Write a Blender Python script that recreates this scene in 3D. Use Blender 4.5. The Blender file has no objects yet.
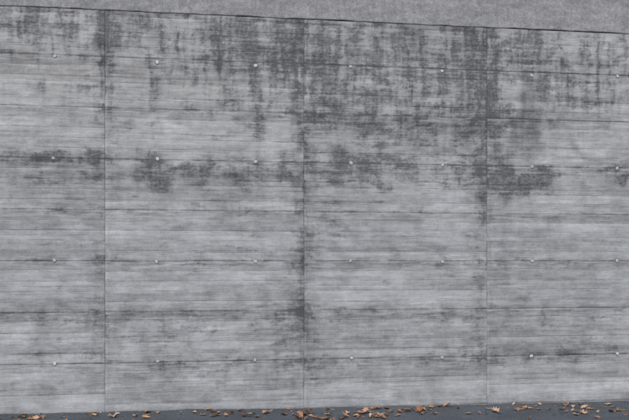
import bpy, math, random
import numpy as np

random.seed(7)
scene = bpy.context.scene

# ------------------------------------------------------------------ helpers
_rng = np.random.RandomState(11)
LAT = _rng.rand(512, 512)
GA = _rng.rand(512, 512) * 2 * np.pi
GX, GY = np.cos(GA).astype(np.float32), np.sin(GA).astype(np.float32)

def gnoise(u, v, seed=0):
    u = u + seed * 17.31; v = v + seed * 9.73
    u, v = np.broadcast_arrays(u, v)
    iu = np.floor(u).astype(np.int32); iv = np.floor(v).astype(np.int32)
    fu = (u - iu).astype(np.float32); fv = (v - iv).astype(np.float32)
    su = fu * fu * fu * (fu * (fu * 6 - 15) + 10); sv = fv * fv * fv * (fv * (fv * 6 - 15) + 10)
    i0 = iu & 511; i1 = (iu + 1) & 511; j0 = iv & 511; j1 = (iv + 1) & 511
    a = GX[i0, j0] * fu + GY[i0, j0] * fv
    b = GX[i1, j0] * (fu - 1) + GY[i1, j0] * fv
    c = GX[i0, j1] * fu + GY[i0, j1] * (fv - 1)
    d = GX[i1, j1] * (fu - 1) + GY[i1, j1] * (fv - 1)
    return ((a * (1 - su) + b * su) * (1 - sv) + (c * (1 - su) + d * su) * sv) * 0.8 + 0.5

def fbm(u, v, seed=0, octv=4, gain=0.5):
    s = 0; a = 1.0; t = 0
    for i in range(octv):
        s = s + a * (gnoise(u * 2 ** i, v * 2 ** i, seed + i * 3.7) - .5); t += a * a; a *= gain
    return s / math.sqrt(t) * 0.8 + .5

def sstep(a, b, x):
    t = np.clip((x - a) / (b - a), 0, 1)
    return t * t * (3 - 2 * t)

# ------------------------------------------------------------------ site measurements (metres)
TH_S, D0, F = 0.1633, 9.77, 874.0
EYE = 1.64
def wx(x):
    q = x - 314.5
    return q * D0 / (862.3 - q * TH_S)
def wz(x, y):
    return EYE + (261 - y) * (D0 + wx(x) * TH_S) / F

JOINTS = np.array([-13.1, -10.93, -8.77, -6.6, -4.44, wx(105), wx(304), wx(487), 4.17, 6.33, 8.5, 10.66, 12.8])
ROWZ = EYE
TOP = EYE + 2.70

# ------------------------------------------------------------------ concrete wall mesh
xs = np.arange(-4.5, 5.0, 0.009)
xs = np.concatenate([np.arange(-15, -4.5, 0.09), xs, np.arange(5.0, 16, 0.09)])
for j in JOINTS:
    xs = xs[np.abs(xs - j) > 0.010]
    xs = np.concatenate([xs, [j - .009, j - 0.005, j - 0.002, j + 0.002, j + 0.005, j + .009]])
xs = np.sort(xs)
zs = np.concatenate([[-0.6, -0.2], np.arange(-0.06, TOP + 0.001, 0.0062)])
NX, NZ = len(xs), len(zs)
X, Z = np.meshgrid(xs, zs)
P = np.searchsorted(JOINTS, X)
sdj_i = np.argmin(np.abs(X[None, 0, :] - JOINTS[:, None]), axis=0)
sd = (X[0] - JOINTS[sdj_i])[None, :].repeat(NZ, 0)
dj = np.abs(sd)
pu = X + P * 37.7

wxn = (fbm(X / 0.25, Z / 0.25, 5, 5) - .5) * 1.6
wzn = (fbm(X / 0.30, Z / 0.14, 6, 5) - .5) * 1.6
zg = Z + (fbm(pu / .7, Z / .35, 7, 2) - .5) * .022 + (fbm(pu / .12, Z / .06, 8, 2) - .5) * .008

S = [
 (50,22,60,10,.50),(40,42,60,12,.32),(105,30,8,26,.90),(107,75,5,40,.52),(165,26,60,9,.50),(170,46,60,7,.50),
 (200,60,26,16,.34),(153,92,3,20,.84),(258,70,5,62,.97),(262,30,30,18,.64),(284,48,28,34,.60),(240,42,22,20,.48),
 (297,60,10,50,.58),(298,105,9,30,.50),(235,95,28,26,.40),(140,125,30,8,.34),(180,112,20,10,.32),
 (325,40,20,22,.64),(322,85,16,40,.58),(355,52,26,24,.56),(345,98,34,18,.52),(385,40,34,14,.52),(395,62,40,22,.50),
 (420,95,40,30,.44),(400,118,50,12,.48),(445,60,30,20,.48),(468,42,18,22,.56),(485,60,9,46,.80),(470,100,18,34,.48),
 (455,30,30,8,.46),(480,135,12,28,.54),(430,140,46,9,.44),(340,128,32,10,.46),(375,137,28,8,.42),
 (492,40,10,30,.50),(515,42,22,12,.46),(540,38,7,10,.80),(520,55,18,14,.42),(545,70,10,22,.45),(580,50,30,14,.40),(585,82,36,14,.44),
 (610,58,16,10,.38),(560,100,20,14,.46),(595,104,30,9,.42),(500,95,12,30,.42),(500,140,12,30,.46),(548,120,16,30,.36),
 (28,158,40,4,.52),(60,158,30,4,.66),(50,179,46,5,.60),(90,172,16,10,.45),(20,185,22,4,.40),(98,160,8,5,.5),
 (130,157,20,4,.56),(157,166,12,8,.84),(160,181,9,6,.96),(190,168,14,5,.84),(196,178,9,6,.96),(222,165,12,5,.72),(225,175,16,7,.60),(270,172,30,8,.52),
 (140,176,18,7,.52),(255,186,20,7,.38),(290,168,12,14,.42),
 (322,158,18,5,.58),(352,158,24,6,.82),(345,172,22,8,.66),(330,180,18,6,.64),(378,168,24,8,.72),(372,182,12,5,.76),(405,164,24,6,.52),(420,180,36,7,.42),(450,160,26,10,.46),
 (470,176,20,12,.46),(484,185,9,20,.46),
 (502,172,8,18,.62),(520,178,18,7,.80),(540,181,14,8,.94),(548,172,12,6,.80),(527,192,9,6,.86),(508,190,6,8,.72),(585,172,24,5,.42),(618,168,9,5,1.0),(624,178,7,5,1.0),
 (50,197,60,4,.34),(80,211,40,4,.36),(200,206,70,5,.36),(250,252,24,12,.42),(170,232,30,8,.30),(380,212,70,4,.38),(330,232,20,14,.32),
 (60,242,50,5,.30),(55,262,40,4,.36),(180,262,60,4,.38),(420,262,60,4,.38),(560,262,60,4,.38),
 (50,316,60,8,.38),(200,320,90,12,.36),(150,340,40,12,.35),(280,330,24,20,.36),(360,316,60,7,.36),(450,318,40,8,.35),(560,318,70,8,.37),
 (60,345,50,6,.32),(40,360,40,5,.36),(210,362,50,5,.42),(180,375,50,6,.34),(235,374,30,7,.36),(400,360,60,5,.44),(455,352,30,8,.36),(540,356,60,5,.42),
 (330,372,26,10,.32),(590,345,40,6,.34),(98,300,8,60,.30),(296,250,8,60,.30),(294,340,10,60,.32),(311,300,8,90,.28),(480,300,8,90,.30),(482,220,7,40,.34),
]
M = np.zeros_like(X)
XW = X + wxn * 0.12
ZW = Z + wzn * 0.12
for (x, y, rx, ry, s) in S:
    cx, cz = wx(x), wz(x, y)
    k = (D0 + cx * TH_S) / F
    wamt = 1.0 if rx > 9 else .45
    e = ((X + wxn * .12 * wamt - cx) / (rx * k * 1.2)) ** 2 + ((ZW - cz) / (ry * k * 1.3)) ** 2
    M = M + s * np.exp(-e * .9) * (1 - M * 0.80)
upper = sstep(1.9, 3.6, Z)
bgm = 0.10 + 0.20 * sstep(2.3, 4.3, Z) + .28 * (fbm(X / .8, Z / .45, 70, 3) - .5)
M = M + bgm * (1 - M)
far = (X < -4.1) | (X > 4.6)
M = np.where(far, np.maximum(M, 0.75 * sstep(2.2, 4.2, Z) * fbm(X / 1.2, Z / .5, 71, 3)), M)

n_blot = fbm((pu + wzn * .05) / 0.24, (Z + wxn * .05) / 0.12, 21, 6, .62) - .5
n_h = fbm(pu / 0.30, (zg + wxn * .012) / 0.030, 23, 4, .6) - .5
n_v = fbm((X + wxn * .035) / 0.055, (Z + wzn * .2) / 0.50, 25, 4, .6) - .5
n_vb = fbm((X + wxn * .05) / 0.16, Z / 1.0, 29, 4, .6) - .5
n_f = fbm(X / .035, Z / .028, 27, 4, .75) - .5
vw = 0.45 + .75 * sstep(2.9, 3.7, Z)
n = (n_blot * 1.2 + n_h * .55 + (n_v * .75 + n_vb * .8) * vw + n_f * .30) / .16 / 1.55
lvl = (M - .53) * 3.5
crisp = sstep(-.75, 1.3, lvl + n * .88)
mid = sstep(-1.8, 1.6, lvl + (n_blot + n_h * .4 + n_vb) / .16 * .5)
core = sstep(.6, 2.4, lvl + n * 1.0)
stain = 0.33 * crisp + 0.30 * mid * np.clip(M * 1.7, 0, 1) + .24 * core
stain = stain * (.90 + .8 * n_f)

top_in = Z + (fbm(X / .05, X * 0 + .5, 31, 3) - .5) * 1.8
bunch = sstep(.42, .60, fbm(X / .35, Z / 1.5, 32, 2))
drip = sstep(0.02, 0.26, n_v) * sstep(2.5, 4.3, top_in) * bunch
stain = stain + 0.18 * drip
bunch2 = sstep(.48, .62, fbm(X / .30, X * 0 + .1, 34, 2))
run_len = .10 + .35 * np.clip(fbm(X / .04, X * 0 + .9, 35, 3), 0, 1)
zr = ROWZ + 1.10 - Z
run = sstep(-.01, .02, zr) * np.clip(1 - zr / run_len, 0, 1) * sstep(0.0, .22, n_v) * bunch2
stain = stain + .24 * run
spk = sstep(0.58, 0.85, fbm(pu / 0.07, Z / 0.032, 33, 5, .75)) * sstep(1.9, 3.2, Z)
stain = stain + 0.10 * spk

# --- formwork board lines
phase = (Z - ROWZ) / 0.55
rp = np.round(phase)
full = (rp.astype(int) % 2 == 0)
wob = (fbm(pu / 0.5, rp * 3.3 + .37, 41, 3) - .5) * 0.014
dline = (phase - rp) * 0.55 + wob
ln_n = sstep(0.30, 0.60, fbm(pu / 0.30, rp * 5.1 + .41, 42, 5, .7))
bline = np.exp(-(dline / 0.0080) ** 2) * (0.34 + 0.66 * ln_n) * np.where(full, .72, .62)
lline = np.exp(-((dline - .016) / 0.008) ** 2) * (1 - ln_n) * .7
halo = np.exp(-np.abs(dline + 0.03) / 0.055) * sstep(.32, .7, fbm(pu / 0.35, zg / 0.03, 43, 4, .65)) * 0.40

def boards(w, off, sd_):
    pb = (Z - ROWZ) / w + off
    bi = np.floor(pb); bf = pb - bi
    tone = LAT[(bi.astype(int) * 7 + P * 31 + sd_) % 512, (P * 13 + sd_) % 512] - .5
    d = (np.minimum(bf, 1 - bf)) * w
    jag = (fbm(pu / .25, bi * 3.3 + .2, 44 + sd_, 3) - .5) * .006
    edge = np.exp(-((d + jag) / 0.0055) ** 2) * (.15 + .85 * sstep(.36, .60, fbm(pu / .55, np.round(pb) * 3.3 + .3, 45 + sd_, 4, .65)))
    grad = (bf - .5)
    return tone, edge, grad
tone, edge, gr1 = boards(.11, 0, 1)
tone2, edge2, gr2 = boards(.183, .5, 2)

# --- vertical joint
jl = np.exp(-(dj / 0.0055) ** 2) * np.clip(.15 + 1.1 * fbm(X * 0 + P * .3, Z / .25, 46, 4, .6), 0, 1)
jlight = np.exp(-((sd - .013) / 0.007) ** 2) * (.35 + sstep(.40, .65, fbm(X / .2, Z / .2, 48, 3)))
jn = fbm(X / 0.07, Z / 0.22, 47, 5, .65)
jw = np.where(np.abs(X - wx(304)) < .7, 1.2, np.where(np.abs(X - wx(487)) < .7, 1.05, .8))
jhal = (np.exp(-dj / 0.045) * .50 + np.exp(-(dj / 0.15) ** 2) * .55) * sstep(.10, .85, jn) * jw

# --- grain
g1 = fbm(pu / 0.8, zg / 0.042, 51, 5, .62) - .5
g2 = fbm(pu / 0.20, zg / 0.011, 52, 3, .6) - .5
g3 = fbm(pu / 1.6, Z / 0.16, 53, 4, .6) - .5
g4 = fbm(X / 0.8, Z / 0.6, 54, 4, .6) - .5
g5 = fbm(X / 0.05, Z / 0.05, 55, 4, .75) - .5
g6 = fbm(pu / 0.24, Z / 0.14, 59, 5, .65) - .5
g7 = fbm(X / 0.14, Z / 0.8, 60, 4, .6) - .5
scr = sstep(0.64, 0.80, fbm(pu / 0.8, zg / 0.016, 56, 4, .6))
lscr = sstep(0.66, 0.84, fbm(pu / 0.5, zg / 0.016, 57, 4, .6))
eff = sstep(.52, .80, fbm(pu / 0.35, Z / 0.10, 61, 6, .68))

ax, az = wx(600), wz(600, 128)
rr = np.hypot(X - ax, (Z - az)) + wxn * .03
arc = np.exp(-((rr - 0.40) / 0.05) ** 2) * sstep(0.05, -0.25, Z - az) * sstep(.15, -.1, X - ax)
arcl = np.exp(-((rr - 0.30) / 0.05) ** 2) * sstep(0.05, -0.25, Z - az) * sstep(.25, -.1, X - ax)
tx, tz0, tz1 = wx(529), wz(527, 64), wz(527, 176)
tt = np.clip((tz0 - Z) / (tz0 - tz1), 0, 1)
hw = 0.005 + 0.27 * tt ** .8 * (1 - .25 * tt) + wxn * .08
tri = sstep(0.08, -0.05, np.abs(X + wzn * .10 - tx + .03 * tt) - hw) * sstep(0, .06, tt) * sstep(1.0, .6, tt)
smooth_patch = .68 * (.95 + .6 * n_blot + .5 * n_f + .5 * n_v)
stain = stain * (1 - tri) + np.maximum(stain, smooth_patch) * tri
# pale rubbed zone to the right of it
rub = np.exp(-(((X - wx(566)) / .22) ** 2 + ((Z - wz(566, 130)) / .28) ** 2)) * (1 - tri)
stain = stain * (1 - .45 * rub)

dark = stain + bline * .62 + halo + edge * .30 + edge2 * .26 + jl * .26 + jhal * .34 + scr * .20 + arc * .34
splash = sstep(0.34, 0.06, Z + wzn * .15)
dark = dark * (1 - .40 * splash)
dark = np.clip(dark, 0, 1.0)
lum = 0.402 + g1 * 0.12 + g2 * 0.05 + g3 * 0.14 + g4 * 0.14 + g5 * .08 + g6 * .17 + g7 * .05 + tone * 0.075 + tone2 * .05 \
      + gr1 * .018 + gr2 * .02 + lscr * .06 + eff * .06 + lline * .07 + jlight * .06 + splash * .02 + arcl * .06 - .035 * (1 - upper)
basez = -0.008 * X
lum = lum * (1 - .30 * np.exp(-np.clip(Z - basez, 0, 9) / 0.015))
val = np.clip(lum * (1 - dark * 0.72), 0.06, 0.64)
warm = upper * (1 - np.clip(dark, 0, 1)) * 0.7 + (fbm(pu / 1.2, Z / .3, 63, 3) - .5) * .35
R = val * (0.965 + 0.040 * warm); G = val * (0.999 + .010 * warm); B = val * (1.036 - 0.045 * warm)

# relief
Y = np.zeros_like(X)
Y += np.where(dj < 0.0035, 0.005, 0)
Y += bline * 0.003 + edge * .0020 + edge2 * .0015
Y += tone * 0.002 - (g1 * 0.002 + g2 * 0.001) + (fbm(X / 1.5, Z / 1.0, 65, 3) - .5) * .005

co = np.stack([X, Y, Z], -1).reshape(-1, 3).astype(np.float32)
me = bpy.data.meshes.new("concrete_wall")
nv = NX * NZ
ii = np.arange((NX - 1) * (NZ - 1)); r = ii // (NX - 1); c = ii % (NX - 1)
v0 = r * NX + c
faces = np.stack([v0, v0 + 1, v0 + NX + 1, v0 + NX], -1).astype(np.int32)
me.vertices.add(nv); me.vertices.foreach_set("co", co.ravel())
nf = len(faces)
me.loops.add(nf * 4); me.loops.foreach_set("vertex_index", faces.ravel())
me.polygons.add(nf)
me.polygons.foreach_set("loop_start", np.arange(0, nf * 4, 4, dtype=np.int32))
me.polygons.foreach_set("loop_total", np.full(nf, 4, dtype=np.int32))
me.polygons.foreach_set("use_smooth", np.ones(nf, dtype=bool))
me.update(calc_edges=True)
ca = me.color_attributes.new("weathering", 'FLOAT_COLOR', 'POINT')
cols = np.stack([R, G, B, np.ones_like(R)], -1).reshape(-1).astype(np.float32)
ca.data.foreach_set("color", cols)
wall = bpy.data.objects.new("concrete_wall", me)
scene.collection.objects.link(wall)

# ------------------------------------------------------------------ materials
def new_mat(name, rough=.9, spec=.25):
    m = bpy.data.materials.new(name); m.use_nodes = True
    b = m.node_tree.nodes["Principled BSDF"]
    b.inputs["Roughness"].default_value = rough
    b.inputs["Specular IOR Level"].default_value = spec
    return m, m.node_tree, b

def noise(nt, vec, scale, detail=6, rough=.6, sc=(1, 1, 1)):
    mp = nt.nodes.new("ShaderNodeMapping"); mp.inputs["Scale"].default_value = sc
    nt.links.new(vec, mp.inputs["Vector"])
    n = nt.nodes.new("ShaderNodeTexNoise"); n.inputs["Scale"].default_value = scale
    n.inputs["Detail"].default_value = detail; n.inputs["Roughness"].default_value = rough
    nt.links.new(mp.outputs[0], n.inputs["Vector"])
    return n.outputs["Fac"]

def mrange(nt, v, a, b, c, d):
    n = nt.nodes.new("ShaderNodeMapRange")
    for i, q in enumerate((a, b, c, d)): n.inputs[i + 1].default_value = q
    nt.links.new(v, n.inputs[0]); return n.outputs[0]

def math_(nt, op, a, b):
    n = nt.nodes.new("ShaderNodeMath"); n.operation = op
    for i, q in enumerate((a, b)):
        if isinstance(q, (int, float)): n.inputs[i].default_value = q
        else: nt.links.new(q, n.inputs[i])
    return n.outputs[0]

def scale_col(nt, col, fac):
    n = nt.nodes.new("ShaderNodeVectorMath"); n.operation = 'SCALE'
    if isinstance(col, tuple): n.inputs[0].default_value = col
    else: nt.links.new(col, n.inputs[0])
    nt.links.new(fac, n.inputs["Scale"]); return n.outputs[0]

m, nt, b = new_mat("board_marked_concrete", .88, .2)
tc = nt.nodes.new("ShaderNodeTexCoord").outputs["Object"]
at = nt.nodes.new("ShaderNodeVertexColor"); at.layer_name = "weathering"
h = noise(nt, tc, 1, 4, .7, (9, 4, 80))
s = noise(nt, tc, 75, 3, .8)
f = math_(nt, 'MULTIPLY', mrange(nt, h, .25, .75, .93, 1.07), mrange(nt, s, .25, .75, .82, 1.18))
nt.links.new(scale_col(nt, at.outputs["Color"], f), b.inputs["Base Color"])
bp = nt.nodes.new("ShaderNodeBump"); bp.inputs["Strength"].default_value = .3; bp.inputs["Distance"].default_value = .003
nt.links.new(math_(nt, 'ADD', h, math_(nt, 'MULTIPLY', s, .6)), bp.inputs["Height"])
nt.links.new(bp.outputs[0], b.inputs["Normal"])
me.materials.append(m)

m2, nt, b = new_mat("coping_concrete", .9, .2)
tc = nt.nodes.new("ShaderNodeTexCoord").outputs["Object"]
a1 = noise(nt, tc, 60, 5, .85); a2 = noise(nt, tc, 3, 6, .7, (1, 1, 3)); a3 = noise(nt, tc, 1, 4, .6, (16, 4, 1.5)); a4 = noise(nt, tc, 20, 5, .75)
f = math_(nt, 'MULTIPLY', mrange(nt, a1, .3, .7, .60, 1.36), mrange(nt, a2, .3, .7, .70, 1.16))
f = math_(nt, 'MULTIPLY', f, mrange(nt, a3, .3, .7, .88, 1.05))
f = math_(nt, 'MULTIPLY', f, mrange(nt, a4, .3, .7, .76, 1.16))
nt.links.new(scale_col(nt, (.358, .362, .368), f), b.inputs["Base Color"])
bp = nt.nodes.new("ShaderNodeBump"); bp.inputs["Strength"].default_value = .6; bp.inputs["Distance"].default_value = .005
nt.links.new(a1, bp.inputs["Height"]); nt.links.new(bp.outputs[0], b.inputs["Normal"])

def mesh_obj(name, verts, faces, mat, parent=None, smooth=False):
    q = bpy.data.meshes.new(name); q.from_pydata(verts, [], faces); q.materials.append(mat)
    if smooth:
        for p in q.polygons: p.use_smooth = True
    o = bpy.data.objects.new(name, q); scene.collection.objects.link(o)
    if parent: o.parent = parent
    return o

prof = [(0.45, TOP), (-0.004, TOP), (-0.009, TOP + .008), (-0.009, TOP + .60), (-0.002, TOP + .615), (0.42, TOP + .64), (0.45, TOP + .62)]
cx = np.arange(-15, 16.01, .03)
vs = []; fs = []
np_ = len(prof)
w1 = (fbm(cx / .5, cx * 0 + .3, 81, 4, .6) - .5) * .030
w2 = (fbm(cx / .12, cx * 0 + .7, 82, 3) - .5) * .007
for i, x in enumerate(cx):
    for (py, pz) in prof:
        vs.append((x, py + (w2[i] if py < 0 else 0), pz + (w1[i] if pz < TOP + .1 and py < .3 else 0)))
for i in range(len(cx) - 1):
    for k in range(np_):
        a = i * np_ + k; b_ = i * np_ + (k + 1) % np_
        fs.append((a, a + np_, b_ + np_, b_))
fs.append(tuple(range(np_))); fs.append(tuple((len(cx) - 1) * np_ + k for k in reversed(range(np_))))
mesh_obj("coping", vs, fs, m2, wall)
bv = [(-15, .03, -.6), (16, .03, -.6), (16, .40, -.6), (-15, .40, -.6), (-15, .03, TOP - .02), (16, .03, TOP - .02), (16, .40, TOP - .02), (-15, .40, TOP - .02)]
mesh_obj("core", bv, [(0,1,5,4),(1,2,6,5),(2,3,7,6),(3,0,4,7),(4,5,6,7)], m2, wall)

m3, nt, b = new_mat("tie_plug_mortar", .85, .2)
tc = nt.nodes.new("ShaderNodeTexCoord").outputs["Object"]
a1 = noise(nt, tc, 90, 5, .7); a2 = noise(nt, tc, 1.9, 2, .5)
f = math_(nt, 'MULTIPLY', mrange(nt, a1, .3, .7, .75, 1.15), mrange(nt, a2, .35, .65, .75, 1.12))
nt.links.new(scale_col(nt, (.56, .57, .585), f), b.inputs["Base Color"])
m4, nt, b = new_mat("tie_hole_rim", .9, .2)
b.inputs["Base Color"].default_value = (.20, .203, .21, 1)
holex = [-13.6 + 1.08 * i for i in range(10)] + [wx(t) for t in (54, 157, 255, 351, 442, 532, 617)] + [4.72 + 1.08 * i for i in range(10)]
vs = []; fs = []; vs2 = []; fs2 = []
for hx in holex:
    for k in range(-1, 3):
        hz = ROWZ + k * 1.10 + random.uniform(-.012, .012)
        if k == 2: hz = ROWZ + 2.175 + random.uniform(-.02, .02)
        hx2 = hx + random.uniform(-.008, .008)
        n_ = 16; rad = random.uniform(.016, .020)
        yb = -0.0055
        ph = random.uniform(0, 6)
        base = len(vs); vs.append((hx2, yb - .001, hz))
        for ring, (rr_, yy) in enumerate(((rad * .7, yb - .001), (rad, yb + .0015), (rad, .01))):
            for t in range(n_):
                a = 2 * math.pi * t / n_
                j = 1 + .12 * math.sin(2 * a + ph) + .07 * math.sin(5 * a + ph)
                vs.append((hx2 + rr_ * j * math.cos(a), yy, hz + rr_ * j * math.sin(a)))
        for t in range(n_):
            fs.append((base, base + 1 + t, base + 1 + (t + 1) % n_))
            for q in range(2):
                o = base + 1 + q * n_
                fs.append((o + t, o + n_ + t, o + n_ + (t + 1) % n_, o + (t + 1) % n_))
        base = len(vs2)
        for ring, (rr_, yy) in enumerate(((rad * .8, yb + .0025), (rad + .004, yb + .002), (rad + .005, .01))):
            for t in range(n_):
                a = 2 * math.pi * t / n_
                vs2.append((hx2 + rr_ * math.cos(a), yy, hz + rr_ * math.sin(a)))
        for t in range(n_):
            for q in range(2):
                o = base + q * n_
                fs2.append((o + t, o + n_ + t, o + n_ + (t + 1) % n_, o + (t + 1) % n_))
mesh_obj("tie_plugs", vs, fs, m3, wall)
mesh_obj("tie_rims", vs2, fs2, m4, wall)

# ------------------------------------------------------------------ asphalt ground
SL = -0.008
m5, nt, b = new_mat("asphalt", .85, .3)
tc = nt.nodes.new("ShaderNodeTexCoord").outputs["Object"]
a1 = noise(nt, tc, 70, 5, .85); a2 = noise(nt, tc, 1.6, 5, .65)
vo = nt.nodes.new("ShaderNodeTexVoronoi"); vo.inputs["Scale"].default_value = 70
nt.links.new(tc, vo.inputs["Vector"])
f = math_(nt, 'MULTIPLY', mrange(nt, a1, .3, .7, .45, 1.6), mrange(nt, a2, .3, .7, .72, 1.28))
f = math_(nt, 'MULTIPLY', f, mrange(nt, vo.outputs["Distance"], 0, .6, 1.4, .7))
nt.links.new(scale_col(nt, (.092, .107, .122), f), b.inputs["Base Color"])
bp = nt.nodes.new("ShaderNodeBump"); bp.inputs["Strength"].default_value = .7; bp.inputs["Distance"].default_value = .005
nt.links.new(a1, bp.inputs["Height"]); nt.links.new(bp.outputs[0], b.inputs["Normal"])
gx = np.concatenate([[-300, -100, -40], np.arange(-16, 17, .1), [40, 100, 300]])
gy = np.concatenate([[-300, -100, -40, -20, -12], np.arange(-6, .11, .1), [0.2, 300]])
vs = []; fs = []
for y in gy:
    w = (fbm(gx / .5, 0 * gx + y / .6, 91, 4, .6) - .5) * .026
    for x, q in zip(gx, w):
        vs.append((float(x), float(y), float(SL * max(-20, min(20, x)) + q)))
n_ = len(gx)
for j in range(len(gy) - 1):
    for i in range(n_ - 1):
        fs.append((j * n_ + i, j * n_ + i + 1, (j + 1) * n_ + i + 1, (j + 1) * n_ + i))
mesh_obj("asphalt_ground", vs, fs, m5, smooth=True)

# ------------------------------------------------------------------ fallen leaves
m6, nt, b = new_mat("dry_leaf", .6, .3)
at = nt.nodes.new("ShaderNodeVertexColor"); at.layer_name = "leaf_col"
tc = nt.nodes.new("ShaderNodeTexCoord").outputs["Object"]
a1 = noise(nt, tc, 60, 4, .7)
nt.links.new(scale_col(nt, at.outputs["Color"], mrange(nt, a1, .3, .7, .65, 1.25)), b.inputs["Base Color"])
outline = [(0, -.5), (.16, -.40), (.42, -.42), (.30, -.22), (.52, -.05), (.32, .0), (.40, .26), (.17, .18), (.0, .55),
           (-.17, .18), (-.40, .26), (-.32, .0), (-.52, -.05), (-.30, -.22), (-.42, -.42), (-.16, -.40)]
oval = [(0, -.5), (.12, -.38), (.22, -.18), (.25, .0), (.20, .2), (.11, .37), (0, .52), (-.11, .37), (-.20, .2), (-.25, 0), (-.22, -.18), (-.12, -.38)]
pal = [(.34, .18, .10), (.40, .23, .13), (.46, .31, .20), (.24, .13, .08), (.17, .095, .06), (.44, .28, .15), (.34, .16, .08), (.48, .37, .28), (.30, .19, .14)]
vs = []; fs = []; lc = []
def leaf(x, y, size, lift):
    o = outline if random.random() < .45 else oval
    rz = random.uniform(0, 6.28)
    curl = random.uniform(.4, 1.6) * random.choice([1, 1, -.6]); fold = random.uniform(.1, .9)
    tx_, ty_ = random.gauss(0, .22), random.gauss(0, .22)
    if random.random() < .06: tx_ += random.choice([-.7, .7])
    cz, szn = math.cos(rz), math.sin(rz)
    col = random.choice(pal); kq = random.uniform(.8, 1.25)
    loc = [(0, 0)]; pts = []
    for rg in (.5, 1.0):
        for (a, c_) in o: loc.append((a * rg * random.uniform(.92, 1.08), c_ * rg * random.uniform(.95, 1.05)))
    for (a, c_) in loc:
        hgt = fold * abs(a) * .8 + curl * c_ * c_ * .7 + random.uniform(-.02, .02)
        X1, Y1, Z1 = a * size, c_ * size, hgt * size
        Y2 = Y1 * math.cos(tx_) - Z1 * math.sin(tx_); Z2 = Y1 * math.sin(tx_) + Z1 * math.cos(tx_)
        X3 = X1 * math.cos(ty_) + Z2 * math.sin(ty_); Z3 = -X1 * math.sin(ty_) + Z2 * math.cos(ty_)
        pts.append((X3 * cz - Y2 * szn, X3 * szn + Y2 * cz, Z3))
    mz = min(p[2] for p in pts)
    gz = SL * x + float((fbm(np.array([x / .5]), np.array([y / .6]), 91, 4, .6)[0] - .5) * .026) + .002 + lift
    base = len(vs)
    for p in pts:
        vs.append((x + p[0], min(y + p[1], -.012), gz + p[2] - mz)); lc.append((col[0] * kq, col[1] * kq, col[2] * kq, 1))
    n = len(o)
    for t in range(n):
        fs.append((base, base + 1 + t, base + 1 + (t + 1) % n))
        fs.append((base + 1 + t, base + 1 + n + t, base + 1 + n + (t + 1) % n, base + 1 + (t + 1) % n))
for (px, sx, cnt, y0, y1) in [(18, 14, 9, -.6, -.2), (48, 14, 5, -.75, -.4), (135, 16, 7, -.45, -.1), (180, 20, 3, -.7, -.1), (222, 14, 8, -.4, -.05), (245, 12, 7, -.6, -.2),
        (300, 16, 13, -.8, -.3), (330, 14, 15, -.85, -.35), (358, 12, 20, -.75, -.35), (380, 10, 8, -.5, -.05), (412, 8, 9, -.6, -.3),
        (440, 20, 4, -.5, -.05), (480, 12, 6, -.8, -.3), (515, 16, 8, -.8, -.05), (545, 12, 8, -.9, -.3), (575, 14, 6, -.7, -.1), (600, 12, 9, -1., -.4), (620, 8, 5, -.6, -.1)]:
    for i in range(cnt):
        leaf(wx(px) + random.gauss(0, sx * .012), random.uniform(y0, y1), random.uniform(.05, .11), random.choice([0, 0, .006]))
for i in range(300):
    leaf(random.uniform(-12, 13), -random.uniform(.9, 5) if random.random() < .5 else -abs(random.gauss(0, .5)) - .02, random.uniform(.04, .09), 0)
for i in range(300):
    leaf(random.uniform(-6, 6.5), -.015 - abs(random.gauss(0, .3)), random.uniform(.010, .028), 0)
lo = mesh_obj("fallen_leaves", vs, fs, m6)
ca = lo.data.color_attributes.new("leaf_col", 'FLOAT_COLOR', 'POINT')
ca.data.foreach_set("color", np.array(lc, dtype=np.float32).ravel())

# ------------------------------------------------------------------ light
EL, AZ = math.radians(50), math.radians(200)
w = bpy.data.worlds.new("World"); scene.world = w; w.use_nodes = True
nt = w.node_tree; bg = nt.nodes["Background"]
sky = nt.nodes.new("ShaderNodeTexSky"); sky.sky_type = 'NISHITA'; sky.sun_disc = False
sky.sun_elevation = EL; sky.sun_rotation = AZ; sky.dust_density = 3.0; sky.air_density = 1.0
nt.links.new(sky.outputs[0], bg.inputs[0]); bg.inputs[1].default_value = 0.15
sun = bpy.data.lights.new("sun", 'SUN'); sun.energy = 1.5; sun.angle = math.radians(40); sun.color = (1, .97, .93)
so = bpy.data.objects.new("sun", sun); scene.collection.objects.link(so)
from mathutils import Vector
dirv = Vector((math.sin(AZ) * math.cos(EL), math.cos(AZ) * math.cos(EL), math.sin(EL)))
so.rotation_euler = dirv.to_track_quat('Z', 'Y').to_euler()

# ------------------------------------------------------------------ camera
cam = bpy.data.cameras.new("camera"); co_ = bpy.data.objects.new("camera", cam); scene.collection.objects.link(co_)
th = math.asin(TH_S)
co_.location = (-D0 * math.sin(th), -D0 * math.cos(th), EYE)
co_.rotation_euler = (math.radians(90), 0, -th)
cam.sensor_width = 36; cam.lens = 36 * F / 629
cam.shift_y = 51 / 629
cam.clip_end = 2000
scene.camera = co_
scene.view_settings.view_transform = 'Standard'; scene.view_settings.look = 'None'; scene.view_settings.exposure = 0
